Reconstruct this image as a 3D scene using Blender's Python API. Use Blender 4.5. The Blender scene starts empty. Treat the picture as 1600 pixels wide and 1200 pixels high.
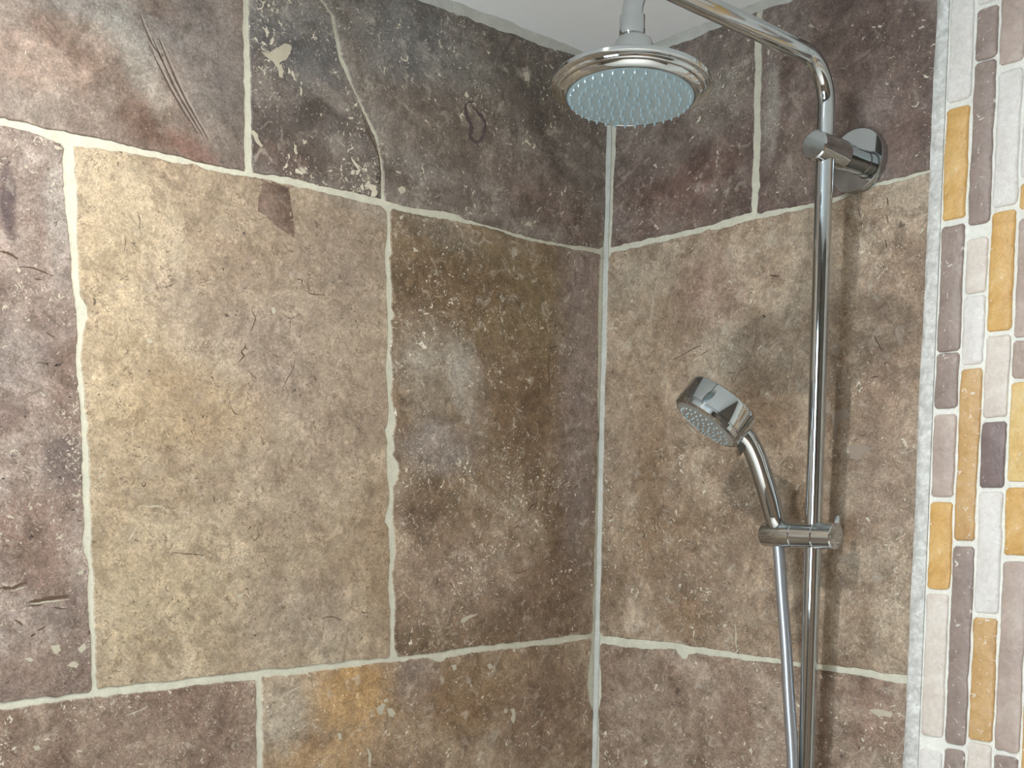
import bpy, bmesh, math, random
from mathutils import Vector, Matrix

# ---------------------------------------------------------------- camera
FPX, CPX, CPY = 1689.306, 704.002, 1023.401
YAW, PITCH, ROLL = math.radians(50.18845), math.radians(-8.33584), math.radians(0.21139)
EYE = Vector((-1.31871, -1.20474, 1.64747))
FWD = Vector((math.cos(PITCH)*math.cos(YAW), math.cos(PITCH)*math.sin(YAW), math.sin(PITCH)))
_r = FWD.cross(Vector((0, 0, 1))).normalized()
_u = _r.cross(FWD)
RGT = math.cos(ROLL)*_r + math.sin(ROLL)*_u
UPV = -math.sin(ROLL)*_r + math.cos(ROLL)*_u

scene = bpy.context.scene
COL = scene.collection
cam_data = bpy.data.cameras.new('camera')
cam = bpy.data.objects.new('camera', cam_data)
COL.objects.link(cam)
m3 = Matrix((RGT, UPV, -FWD)).transposed()
cam.matrix_world = Matrix.Translation(EYE) @ m3.to_4x4()
cam_data.sensor_fit = 'HORIZONTAL'
cam_data.sensor_width = 36.0
cam_data.lens = FPX/1600*36.0
cam_data.shift_x = (800-CPX)/1600
cam_data.shift_y = (CPY-600)/1600
cam_data.clip_start = 0.02
scene.camera = cam

# ---------------------------------------------------------------- light
scene.view_settings.view_transform = 'Standard'
scene.view_settings.look = 'None'
scene.view_settings.gamma = 1.0
scene.view_settings.use_curve_mapping = False
scene.view_settings.exposure = -0.15
world = bpy.data.worlds.new('world')
scene.world = world
world.use_nodes = True
world.node_tree.nodes['Background'].inputs[0].default_value = (0.75, 0.87, 1.0, 1)
world.node_tree.nodes['Background'].inputs[1].default_value = 0.3

ROOM_X, ROOM_Y, CEIL = -2.5, -2.5, 2.303
LAMP_W, FILL_LAMP_W, WINDOW_W = 9.5, 34.0, 22.0
def area(name, loc, rot, size, size_y, power, color, shape='RECTANGLE'):
    d = bpy.data.lights.new(name, 'AREA')
    d.shape = shape; d.size = size; d.size_y = size_y
    d.energy = power; d.color = color
    o = bpy.data.objects.new(name, d); COL.objects.link(o)
    o.location = loc; o.rotation_euler = rot
    return o
# daylight entering through the frosted window in the wall opposite the shower rail
WIN_Y0, WIN_Y1, WIN_Z0, WIN_Z1 = -1.25, -0.45, 1.05, 2.05
area('window_daylight', (ROOM_X+0.005, (WIN_Y0+WIN_Y1)/2, (WIN_Z0+WIN_Z1)/2), (0, -math.pi/2, 0),
     WIN_Z1-WIN_Z0-0.08, WIN_Y1-WIN_Y0-0.08, WINDOW_W, (0.72, 0.88, 1.0))

# ---------------------------------------------------------------- helpers
def s2l(c):
    return tuple(((v/255)/12.92 if v/255 <= 0.04045 else ((v/255+0.055)/1.055)**2.4) for v in c) + (1.0,)

def ray(px, py):
    return FWD + ((px-CPX)/FPX)*RGT - ((py-CPY)/FPX)*UPV
def plane_hit(px, py, ax, val):
    d = ray(px, py); t = (val-EYE[ax])/d[ax]
    return EYE + t*d
def PL(px, py):               # photo point on the left wall -> (along, height)
    h = plane_hit(px, py, 1, 0.0); return (h.x, h.z)
def PR(px, py):               # photo point on the right wall -> (along, height)
    h = plane_hit(px, py, 0, 0.0); return (-h.y, h.z)

def tag(o, label=None, cat=None, group=None, kind=None):
    if label: o['label'] = label
    if cat: o['category'] = cat
    if group: o['group'] = group
    if kind: o['kind'] = kind
    return o
def mesh_obj(name, verts, faces, mat, parent=None, smooth=False, loc=(0, 0, 0)):
    me = bpy.data.meshes.new(name)
    me.from_pydata([tuple(v) for v in verts], [], faces)
    me.validate()
    bm = bmesh.new(); bm.from_mesh(me)
    bmesh.ops.recalc_face_normals(bm, faces=bm.faces)
    bm.to_mesh(me); bm.free()
    if smooth:
        me.shade_smooth()
        me.set_sharp_from_angle(angle=math.radians(38))
    if mat: me.materials.append(mat)
    o = bpy.data.objects.new(name, me)
    COL.objects.link(o)
    o.location = loc
    if parent: o.parent = parent
    return o
def empty(name, loc=(0, 0, 0)):
    o = bpy.data.objects.new(name, None); COL.objects.link(o); o.location = loc
    o.empty_display_size = 0.05
    return o
class MB:
    """collects shapes for one part"""
    def __init__(s): s.v = []; s.f = []
    def add(s, v, f):
        b = len(s.v); s.v += [Vector(q) for q in v]; s.f += [[i+b for i in g] for g in f]
        return s
    def box(s, lo, hi):
        x0, y0, z0 = lo; x1, y1, z1 = hi
        return s.add([(x0, y0, z0), (x1, y0, z0), (x1, y1, z0), (x0, y1, z0), (x0, y0, z1), (x1, y0, z1), (x1, y1, z1), (x0, y1, z1)],
                     [[0, 1, 2, 3], [4, 5, 6, 7], [0, 1, 5, 4], [1, 2, 6, 5], [2, 3, 7, 6], [3, 0, 4, 7]])
    def lathe(s, prof, org, axis, n=48):
        """prof: list of (radius, distance along axis)"""
        org = Vector(org); a = Vector(axis).normalized()
        e1 = a.orthogonal().normalized(); e2 = a.cross(e1)
        v = []; f = []; rings = []
        for r, h in prof:
            if r < 1e-6:
                rings.append([len(v)]); v.append(org+a*h)
            else:
                rings.append(list(range(len(v), len(v)+n)))
                for k in range(n):
                    t = 2*math.pi*k/n
                    v.append(org+a*h+(e1*math.cos(t)+e2*math.sin(t))*r)
        for A, B in zip(rings, rings[1:]):
            for k in range(n):
                k2 = (k+1) % n
                if len(A) == 1 and len(B) == 1: continue
                if len(A) == 1: f.append([A[0], B[k], B[k2]])
                elif len(B) == 1: f.append([A[k], A[k2], B[0]])
                else: f.append([A[k], A[k2], B[k2], B[k]])
        return s.add(v, f)
    def tube(s, pts, rad, n=20, cap=True):
        pts = [Vector(q) for q in pts]
        if not isinstance(rad, (list, tuple)): rad = [rad]*len(pts)
        v = []; f = []; e1 = None
        for i, q in enumerate(pts):
            t = (pts[min(i+1, len(pts)-1)]-pts[max(i-1, 0)]).normalized()
            if e1 is None: e1 = t.orthogonal().normalized()
            e1 = (e1-t*e1.dot(t)).normalized(); e2 = t.cross(e1)
            for k in range(n):
                a = 2*math.pi*k/n
                v.append(q+(e1*math.cos(a)+e2*math.sin(a))*rad[i])
        for i in range(len(pts)-1):
            for k in range(n):
                k2 = (k+1) % n
                f.append([i*n+k, i*n+k2, (i+1)*n+k2, (i+1)*n+k])
        if cap:
            f.append(list(range(n))); f.append([(len(pts)-1)*n+k for k in range(n)])
        return s.add(v, f)
    def build(s, name, mat, parent=None, smooth=True, loc=(0, 0, 0)):
        l = Vector(loc)
        return mesh_obj(name, [q-l for q in s.v], s.f, mat, parent, smooth, loc)
def cat_rom(pts, per=8):
    pts = [Vector(q) for q in pts]
    P = [2*pts[0]-pts[1]]+pts+[2*pts[-1]-pts[-2]]
    out = []
    for i in range(1, len(P)-2):
        for k in range(per):
            t = k/per
            out.append(0.5*((2*P[i])+(-P[i-1]+P[i+1])*t+(2*P[i-1]-5*P[i]+4*P[i+1]-P[i+2])*t*t+(-P[i-1]+3*P[i]-3*P[i+1]+P[i+2])*t**3))
    out.append(pts[-1])
    return out
def fillet(a, b, c, r, n=14):
    """arc of radius r around corner b of polyline a-b-c (perpendicular legs)"""
    a, b, c = Vector(a), Vector(b), Vector(c)
    d1 = (a-b).normalized(); d2 = (c-b).normalized()
    ang = d1.angle(d2)
    tl = r/math.tan(ang/2)
    p1 = b+d1*tl; p2 = b+d2*tl
    cen = b+(d1+d2).normalized()*(r/math.sin(ang/2))
    out = []
    v1 = p1-cen; v2 = p2-cen; w = v1.angle(v2)
    for k in range(n+1):
        t = k/n
        out.append(cen+(v1*math.sin((1-t)*w)+v2*math.sin(t*w))/math.sin(w))
    return out

# ---------------------------------------------------------------- materials
class NT:
    def __init__(s, name):
        s.m = bpy.data.materials.new(name); s.m.use_nodes = True
        s.t = s.m.node_tree; s.t.nodes.clear()
        s.out = s.n('ShaderNodeOutputMaterial')
        s.b = s.n('ShaderNodeBsdfPrincipled')
        s.l(s.b.outputs[0], s.out.inputs[0])
    def n(s, t, **k):
        o = s.t.nodes.new(t)
        for a, b in k.items(): setattr(o, a, b)
        return o
    def l(s, a, b): s.t.links.new(a, b)
    def put(s, sock, v):
        if hasattr(v, 'is_output') or isinstance(v, bpy.types.NodeSocket): s.l(v, sock)
        else: sock.default_value = v
    def math(s, op, a, b=0.0, c=None):
        o = s.n('ShaderNodeMath', operation=op)
        s.put(o.inputs[0], a); s.put(o.inputs[1], b)
        if c is not None: s.put(o.inputs[2], c)
        return o.outputs[0]
    def noise(s, vec, scale, detail=4.0, rough=0.55, dist=0.0, fac=True):
        o = s.n('ShaderNodeTexNoise')
        s.put(o.inputs['Vector'], vec)
        o.inputs['Scale'].default_value = scale; o.inputs['Detail'].default_value = detail
        o.inputs['Roughness'].default_value = rough; o.inputs['Distortion'].default_value = dist
        return o.outputs[0] if fac else o.outputs[1]
    def ramp(s, fac, stops, interp='LINEAR'):
        o = s.n('ShaderNodeValToRGB'); cr = o.color_ramp; cr.interpolation = interp
        while len(cr.elements) < len(stops): cr.elements.new(0.5)
        for e, (p, c) in zip(cr.elements, stops): e.position = p; e.color = c
        s.put(o.inputs[0], fac)
        return o.outputs[0]
    def mrange(s, v, a, b, c=0.0, d=1.0, smooth=False):
        o = s.n('ShaderNodeMapRange', interpolation_type='SMOOTHSTEP' if smooth else 'LINEAR')
        s.put(o.inputs[0], v); s.put(o.inputs[1], a); s.put(o.inputs[2], b)
        s.put(o.inputs[3], c); s.put(o.inputs[4], d)
        return o.outputs[0]
    def mix(s, fac, a, b, blend='MIX'):
        o = s.n('ShaderNodeMix', data_type='RGBA', blend_type=blend)
        s.put(o.inputs[0], fac); s.put(o.inputs[6], a); s.put(o.inputs[7], b)
        return o.outputs[2]
    def coords(s, off=(0, 0, 0), scale=(1, 1, 1)):
        tc = s.n('ShaderNodeTexCoord'); mp = s.n('ShaderNodeMapping')
        s.l(tc.outputs['Object'], mp.inputs[0])
        mp.inputs[1].default_value = off; mp.inputs[3].default_value = scale
        return tc.outputs['Object'], mp.outputs[0]
    def bump(s, h, strength=0.5, dist=0.001):
        o = s.n('ShaderNodeBump'); o.inputs['Strength'].default_value = strength
        o.inputs['Distance'].default_value = dist
        s.put(o.inputs['Height'], h); s.l(o.outputs[0], s.b.inputs['Normal'])
    def base(s, c): s.put(s.b.inputs['Base Color'], c)
    def rough(s, v): s.put(s.b.inputs['Roughness'], v)

def plain(name, srgb, rough=0.5, metal=0.0, noise=0.0, scale=30, bump=0.0, spec=0.5):
    t = NT(name)
    raw, P = t.coords()
    n = t.noise(P, scale, 5, 0.6)
    c = s2l(srgb)
    if noise:
        lo = tuple(max(0, v*(1-noise)) for v in c[:3])+(1,); hi = tuple(min(1, v*(1+noise)) for v in c[:3])+(1,)
        t.base(t.ramp(n, [(0.3, lo), (0.7, hi)]))
    else:
        t.base(c)
    t.rough(rough); t.b.inputs['Metallic'].default_value = metal
    t.b.inputs['Specular IOR Level'].default_value = spec
    if bump: t.bump(n, bump, 0.001)
    return t.m

def travertine(name, cols, seed, blobs=(), flake=0.5, flake_scale=75, vein=0.4, pit=0.4, rough=0.42, cloud=7.0, grain=1.0, light=1.0, tint=(0.97, 1.0, 0.985)):
    """blobs: (x, z, rx, rz, angle_deg, srgb, strength, softness) in tile coordinates: stains, mineral clouds and bands of the stone, plus painted ceiling sheen on the top slabs"""
    t = NT(name)
    raw, P = t.coords(off=(seed*1.37, seed*0.71, seed*2.13))
    wob = t.noise(P, 16, 5, 0.7)
    wob2 = t.noise(P, 60, 3, 0.6)
    n1 = t.noise(P, cloud, 5, 0.62, 0.9)
    c = [s2l(q) for q in cols]
    col = t.ramp(n1, [(0.38, c[0]), (0.5, c[1]), (0.62, c[2])])
    wv = t.math('ADD', t.math('MULTIPLY', t.math('SUBTRACT', wob, 0.5), 1.9), t.math('MULTIPLY', t.math('SUBTRACT', wob2, 0.5), 0.8))
    for (x, z, rx, rz, ang, sc, st, soft) in blobs:
        mp = t.n('ShaderNodeMapping', vector_type='TEXTURE')
        t.l(raw, mp.inputs[0])
        mp.inputs[1].default_value = (x, 0, z); mp.inputs[2].default_value = (0, math.radians(ang), 0)
        mp.inputs[3].default_value = (rx, 1.0, rz)
        ln = t.n('ShaderNodeVectorMath', operation='LENGTH'); t.l(mp.outputs[0], ln.inputs[0])
        d = t.math('ADD', ln.outputs['Value'], t.math('MULTIPLY', wv, 0.75))
        fac = t.mrange(d, 1-soft, 1+soft, st, 0.0, True)
        col = t.mix(fac, col, s2l(sc))
    n2 = t.noise(P, 40, 5, 0.76, 0.5)
    m2 = t.ramp(n2, [(0.36, (1-0.24*grain,)*3+(1,)), (0.64, (1+0.22*grain,)*3+(1,))])
    col = t.mix(1.0, col, m2, 'MULTIPLY')
    nb = t.noise(P, 26, 6, 0.74, 0.7)
    col = t.mix(t.mrange(nb, 0.535, 0.575, 0.0, 1.0), col, t.mix(1.0, col, (1-0.22*grain, 1-0.24*grain, 1-0.26*grain, 1), 'MULTIPLY'))
    nb2 = t.noise(P, 17, 7, 0.76, 1.1)
    col = t.mix(t.mrange(nb2, 0.55, 0.60, 0.0, 0.8), col, t.mix(1.0, col, (1+0.26*grain, 1+0.26*grain, 1+0.27*grain, 1), 'MULTIPLY'))
    n4 = t.noise(P, 130, 4, 0.65, 1.2)
    col = t.mix(1.0, col, t.ramp(n4, [(0.36, (1-0.16*grain,)*3+(1,)), (0.64, (1+0.16*grain,)*3+(1,))]), 'MULTIPLY')
    n3 = t.noise(P, 400, 3, 0.65, 0.8)
    m3_ = t.ramp(n3, [(0.38, (1-0.26*grain,)*3+(1,)), (0.62, (1+0.18*grain,)*3+(1,))])
    col = t.mix(1.0, col, m3_, 'MULTIPLY')
    h = t.math('ADD', t.math('MULTIPLY', n3, 0.35), t.math('MULTIPLY', n4, 0.3))
    reg = t.noise(P, 9, 3, 0.6)
    if vein:
        nv = t.noise(P, 62, 4, 0.6, 1.2)
        ridge = t.math('ABSOLUTE', t.math('SUBTRACT', nv, 0.5))
        gate = t.mrange(t.noise(P, 40, 3, 0.6), 0.52, 0.58)
        fv = t.math('MULTIPLY', t.mrange(ridge, 0.006, 0.020, 1.0, 0.0), t.math('MULTIPLY', gate, vein))
        col = t.mix(fv, col, s2l((96, 78, 60)))
        h = t.math('SUBTRACT', h, t.math('MULTIPLY', fv, 0.8))
    if flake:
        nf = t.noise(P, flake_scale, 4, 0.6, 1.8)
        dens = t.mrange(reg, 0.36, 0.64, 0.012*flake, 0.085*flake)
        thr = t.math('SUBTRACT', 0.70, dens)
        ff = t.mrange(nf, thr, t.math('ADD', thr, 0.02), 0.0, 0.85)
        nf2 = t.noise(P, flake_scale*2.8, 3, 0.5, 2.2)
        thr2 = t.math('SUBTRACT', 0.71, dens)
        f2 = t.mrange(nf2, thr2, t.math('ADD', thr2, 0.03), 0.0, 0.8)
        nh = t.noise(P, flake_scale*0.6, 6, 0.75, 1.0)
        fh = t.mrange(nh, 0.56, 0.66, 0.0, 0.42*min(1.0, flake+0.2))
        col = t.mix(fh, col, s2l((184, 174, 162)))
        col = t.mix(ff, col, s2l((198, 190, 174))); col = t.mix(f2, col, s2l((206, 198, 184)))
        h = t.math('ADD', h, t.math('MULTIPLY', ff, 0.3))
    if pit:
        npt = t.noise(P, 120, 2, 0.5, 0.8)
        gp = t.mrange(t.noise(P, 22, 2, 0.5), 0.48, 0.58, 0.0, pit)
        fp = t.math('MULTIPLY', t.mrange(npt, 0.67, 0.70), gp)
        col = t.mix(fp, col, s2l((44, 35, 30)))
        h = t.math('SUBTRACT', h, fp)
    col = t.mix(1.0, col, (light*tint[0], light*tint[1], light*tint[2], 1), 'MULTIPLY')
    t.base(col)
    t.rough(t.mrange(n2, 0.3, 0.7, rough-0.07, rough+0.09))
    t.b.inputs['Specular IOR Level'].default_value = 0.5
    t.bump(h, 0.35, 0.0012)
    return t.m

def chrome(name, rough=0.05, col=(0.52, 0.55, 0.56)):
    t = NT(name)
    raw, P = t.coords()
    n = t.noise(P, 90, 4, 0.6)
    t.base(col+(1,)); t.b.inputs['Metallic'].default_value = 1.0
    t.rough(t.mrange(n, 0.3, 0.75, rough*0.7, rough*1.6))
    return t.m

M_CHROME = chrome('chrome')
M_HOSE = plain('hose_metal', (186, 190, 196), 0.34, metal=0.85)
M_PLATE = plain('nozzle_plate_silicone', (160, 181, 188), 0.32, noise=0.04, scale=60)
M_NOZ = plain('nozzle_silicone', (168, 189, 197), 0.3)
M_HPLATE = plain('hand_nozzle_plate', (150, 150, 144), 0.25, noise=0.05)
M_DARKSEAM = plain('seam_shadow_gap', (30, 30, 30), 0.6)
def grout_mat(name, srgb, noise=0.12):
    t = NT(name)
    raw, P = t.coords()
    c = s2l(srgb)
    n = t.noise(P, 40, 5, 0.65); n2 = t.noise(P, 350, 4, 0.6)
    lo = tuple(v*(1-noise) for v in c[:3])+(1,); hi = tuple(min(1, v*(1+noise*0.5)) for v in c[:3])+(1,)
    col = t.ramp(n, [(0.3, lo), (0.65, hi)])
    col = t.mix(1.0, col, t.ramp(n2, [(0.3, (0.9,)*3+(1,)), (0.65, (1.03,)*3+(1,))]), 'MULTIPLY')
    t.base(col); t.rough(0.85)
    t.bump(t.math('ADD', t.math('MULTIPLY', n2, 0.5), n), 0.5, 0.0015)
    return t.m
M_GROUT = grout_mat('grout_cream', (208, 206, 188))
M_GROUT_W = grout_mat('grout_white', (240, 240, 232), 0.08)
M_CAULK = grout_mat('caulk_white', (194, 196, 189), 0.14)
M_CEIL = plain('ceiling_paint', (243, 247, 249), 0.8, noise=0.02, scale=8)
M_PAINT = plain('wall_paint', (112, 101, 90), 0.7, noise=0.03, scale=6)
M_FLOOR = plain('floor_stone', (226, 224, 218), 0.5, noise=0.05, scale=9)
M_WHITE = plain('white_enamel', (232, 232, 230), 0.3)
M_WOOD = plain('door_paint', (120, 96, 74), 0.45, noise=0.15, scale=12)

# outlines of the stone slabs, metres along each wall and height
E = {
'UtA': [(-0.9206,2.0313),(-0.8544,2.0325),(-0.7919,2.032),(-0.7467,2.0327),(-0.6766,2.0307),(-0.6378,2.0313)],
'UtB': [(-0.6256,2.0324),(-0.5684,2.0345),(-0.4376,2.0337)],
'UtC': [(-0.4272,2.0325),(-0.367,2.0327),(-0.3106,2.0359),(-0.3013,2.0357),(-0.2919,2.0314),(-0.2266,2.0294),(-0.1602,2.0252),(-0.0163,2.03)],
'UbL': [(-0.921,2.0238),(-0.8819,2.023),(-0.8583,2.0188)],
'UbB': [(-0.8434,2.0186),(-0.7834,2.0243),(-0.7221,2.025),(-0.6701,2.0242),(-0.6223,2.0277),(-0.5685,2.0269),(-0.4356,2.0247)],
'UbD': [(-0.4167,2.0246),(-0.367,2.0238),(-0.3082,2.0258),(-0.2511,2.0267),(-0.1757,2.0211),(-0.0248,2.0223)],
'L1l': [(-0.8548,2.0149),(-0.8566,1.9915),(-0.856,1.9548),(-0.854,1.9208),(-0.8524,1.8776),(-0.8498,1.8487),(-0.8516,1.8103),(-0.8508,1.7598),(-0.8498,1.7147),(-0.8501,1.6953),(-0.8521,1.6525),(-0.8519,1.6217),(-0.8537,1.5844),(-0.8493,1.5687),(-0.8512,1.5278),(-0.8501,1.48),(-0.8526,1.4255)],
'L1r': [(-0.8444,2.0192),(-0.8451,1.9936),(-0.8427,1.9655),(-0.845,1.9307),(-0.8447,1.8902),(-0.8444,1.864),(-0.8372,1.8531),(-0.8362,1.8414),(-0.844,1.8199),(-0.8457,1.79),(-0.8453,1.7451),(-0.8415,1.7241),(-0.8445,1.7149),(-0.8428,1.6955),(-0.8435,1.6741),(-0.8437,1.6216),(-0.8442,1.5747),(-0.8439,1.5464),(-0.8454,1.5116),(-0.845,1.4699),(-0.8453,1.4285)],
'M1l': [(-0.4271,2.0184),(-0.427,1.9861),(-0.43,1.9656),(-0.4269,1.9358),(-0.4266,1.8851),(-0.4262,1.8467),(-0.4296,1.8207),(-0.4271,1.7949),(-0.4256,1.7664),(-0.4287,1.742),(-0.4321,1.7365),(-0.4278,1.7232),(-0.429,1.696),(-0.4274,1.6715),(-0.4241,1.6496),(-0.4259,1.6359),(-0.4318,1.6221),(-0.4333,1.6125),(-0.4261,1.6041),(-0.4238,1.5721),(-0.4266,1.5161),(-0.4232,1.4876),(-0.4246,1.4364)],
'M1r': [(-0.4206,2.0195),(-0.4211,1.9869),(-0.4189,1.9671),(-0.4229,1.9616),(-0.4204,1.9366),(-0.4182,1.9166),(-0.4199,1.8986),(-0.4141,1.889),(-0.4207,1.8806),(-0.4185,1.8654),(-0.4219,1.8393),(-0.4178,1.8086),(-0.4206,1.7823),(-0.416,1.7669),(-0.4125,1.7455),(-0.4185,1.7289),(-0.4151,1.7155),(-0.4186,1.7045),(-0.4083,1.6883),(-0.4101,1.6718),(-0.4178,1.6607),(-0.418,1.6137),(-0.4157,1.5886),(-0.4141,1.5662),(-0.4185,1.5298),(-0.4151,1.5013),(-0.4163,1.4586),(-0.4161,1.4414)],
'BtA': [(-0.954,1.424),(-0.909,1.4239),(-0.8546,1.4238)],
'BtB': [(-0.844,1.4265),(-0.774,1.4261),(-0.701,1.4259),(-0.6376,1.4264),(-0.5949,1.4248),(-0.5155,1.4257),(-0.4261,1.4248)],
'BtC': [(-0.4107,1.424),(-0.3468,1.4232),(-0.2895,1.4257),(-0.1715,1.4245),(-0.0688,1.4261),(-0.0144,1.4257)],
'BbA': [(-0.9544,1.416),(-0.9093,1.4167),(-0.8524,1.4164),(-0.7602,1.4151),(-0.6861,1.4162),(-0.6389,1.4148)],
'BbB': [(-0.6287,1.4182),(-0.5881,1.4164),(-0.5156,1.4169),(-0.4382,1.4184),(-0.418,1.4171),(-0.3554,1.4172),(-0.3382,1.4102),(-0.3316,1.4089),(-0.3207,1.4147),(-0.2667,1.416),(-0.2055,1.4155),(-0.1713,1.4162),(-0.1001,1.4137),(-0.0896,1.4136),(-0.0142,1.4187)],
'B1l': [(-0.638,1.4111),(-0.6391,1.3018)],
'B1r': [(-0.6298,1.4147),(-0.6306,1.3004)],
'T1l': [(-0.6343,2.2219),(-0.6349,2.1374),(-0.6359,2.0354)],
'T1r': [(-0.6261,2.2241),(-0.6263,2.1394),(-0.6266,2.0357)],
'CLm': [(-0.0133,2.0221),(-0.0138,1.9582),(-0.0136,1.8982),(-0.0118,1.807),(-0.0083,1.7667),(-0.0093,1.6577),(-0.0107,1.527),(-0.0114,1.4323)],
'CLb': [(-0.0123,1.4132),(-0.0193,1.3714),(-0.0216,1.3407),(-0.0163,1.3128),(-0.0045,1.2957),(-0.0002,1.2)],
'CLt': [(0.0061,2.2138),(-0.0005,2.1528),(0.0015,2.082),(-0.0079,2.0358)],
'CK': [(-0.5255,2.2515),(-0.5088,2.2384),(-0.5052,2.2215),(-0.4979,2.1935),(-0.4827,2.1668),(-0.4632,2.1375),(-0.4432,2.1105),(-0.4352,2.0837),(-0.4333,2.0587),(-0.4326,2.0345)],
'CRt': [(0.0144,2.2091),(0.0115,2.1504),(0.0109,2.0798),(0.0085,2.0337)],
'CRm': [(0.0025,2.0191),(0.0018,1.8992),(0.0006,1.8077),(0.0011,1.767),(-0.0005,1.6252),(0.0009,1.5267),(0.0053,1.4286)],
'CRb': [(0.0069,1.4052),(0.0122,1.3205),(0.0062,1.2961),(0.0097,1.2019)],
'RUtA': [(0.0125,2.0331),(0.1057,2.0331),(0.1677,2.0324),(0.2657,2.0368)],
'RUtB': [(0.2782,2.0338),(0.3264,2.0315),(0.3623,2.031),(0.4036,2.0326),(0.446,2.0382),(0.4929,2.0382)],
'RUb': [(0.0108,2.0251),(0.1241,2.0248),(0.185,2.026),(0.1954,2.0284),(0.206,2.0246),(0.2739,2.0271),(0.3266,2.0266),(0.3662,2.0251),(0.4073,2.0272),(0.4463,2.033),(0.4932,2.034)],
'R1l': [(0.2606,2.2536),(0.2649,2.1266),(0.2671,2.0384)],
'R1r': [(0.2718,2.2503),(0.2758,2.1241),(0.2762,2.0352)],
'RLt': [(0.0106,1.4219),(0.1428,1.4257),(0.2704,1.4234),(0.3476,1.4223),(0.4076,1.423),(0.464,1.4248),(0.5318,1.4233)],
'RLb': [(0.011,1.4093),(0.1051,1.4107),(0.1618,1.4164),(0.1717,1.4074),(0.1807,1.4025),(0.1861,1.412),(0.2018,1.4156),(0.2841,1.4137),(0.348,1.4152),(0.431,1.4154),(0.5325,1.4125)],
}

# ---------------------------------------------------------------- room shell
def slab(name, lo, hi, mat, label, cat, kind='structure', parent=None):
    o = MB().box(lo, hi).build(name, mat, parent, smooth=False)
    if not parent: tag(o, label, cat, kind=kind)
    return o
T = 0.10
slab('floor', (ROOM_X-T, ROOM_Y-T, -T), (T+0.05, T+0.05, 0), M_FLOOR, 'pale floor of the shower room', 'floor')
slab('ceiling', (ROOM_X-T, ROOM_Y-T, CEIL), (T+0.05, T+0.05, CEIL+T), M_CEIL, 'flat white painted ceiling above the shower corner', 'ceiling')
GR = 0.0016                                    # joints sit this far behind the tile faces
wl = slab('wall_left', (ROOM_X, GR, 0), (0.012+T, 0.012+T, CEIL), M_GROUT, 'left shower wall clad in large travertine slabs with cream joints', 'wall')
# the right wall is built in its own frame: local x runs away from the corner, local -y faces the room
wr = MB().box((-0.012, GR, 0), (0.60, 0.012+T, CEIL)).build('wall_right', M_GROUT, None, smooth=False)
wr.rotation_euler = (0, 0, -math.pi/2)
tag(wr, 'right shower wall of brown travertine slabs behind the chrome rail', 'wall', kind='structure')
# the room behind the photographer
bk = slab('wall_back', (ROOM_X-T, ROOM_Y-T, 0), (0.0, ROOM_Y, CEIL), M_PAINT, 'plain brown-grey wall facing the shower', 'wall')
w2 = MB()
w2.box((ROOM_X-T, ROOM_Y, 0), (ROOM_X, WIN_Y0, CEIL)).box((ROOM_X-T, WIN_Y1, 0), (ROOM_X, GR, CEIL))
w2.box((ROOM_X-T, WIN_Y0, 0), (ROOM_X, WIN_Y1, WIN_Z0)).box((ROOM_X-T, WIN_Y0, WIN_Z1), (ROOM_X, WIN_Y1, CEIL))
tag(w2.build('wall_window', M_PAINT, None, smooth=False), 'brown-grey wall with the frosted window', 'wall', kind='structure')
tw = NT('frosted_pane'); tw.base((0.8, 0.9, 0.95, 1)); tw.rough(0.4)
tw.b.inputs['Emission Color'].default_value = (0.80, 0.92, 1.0, 1); tw.b.inputs['Emission Strength'].default_value = 1.6
wf = MB()
for (a, b, c, d) in ((WIN_Y0, WIN_Y0+0.04, WIN_Z0, WIN_Z1), (WIN_Y1-0.04, WIN_Y1, WIN_Z0, WIN_Z1), (WIN_Y0+0.04, WIN_Y1-0.04, WIN_Z0, WIN_Z0+0.04), (WIN_Y0+0.04, WIN_Y1-0.04, WIN_Z1-0.04, WIN_Z1)):
    wf.box((ROOM_X-0.06, a, c), (ROOM_X-0.01, b, d))
wfo = tag(wf.build('window_1', M_WHITE, None, smooth=False), 'white framed frosted window opposite the shower rail', 'window', kind='structure')
MB().box((ROOM_X-0.04, WIN_Y0+0.04, WIN_Z0+0.04), (ROOM_X-0.03, WIN_Y1-0.04, WIN_Z1-0.04)).build('pane', tw.m, wfo, smooth=False)
dr = tag(MB().box((-1.9, ROOM_Y, 0), (-1.12, ROOM_Y+0.035, 2.0)).build('door_1', M_WOOD, None, smooth=False), 'brown painted door in the plain back wall', 'door', kind='structure')
for (a, b) in ((0.15, 0.9), (1.02, 1.85)):
    for x0 in (-1.80, -1.46):
        MB().box((x0, ROOM_Y+0.035, a), (x0+0.24, ROOM_Y+0.043, b)).build('door_panel', M_WOOD, dr, smooth=False)
MB().lathe([(0, 0), (0.008, 0), (0.008, 0.04), (0.026, 0.05), (0.026, 0.07), (0, 0.078)], (-1.17, ROOM_Y+0.035, 1.0), (0, 1, 0), 24).build('handle', M_CHROME, dr)

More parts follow.
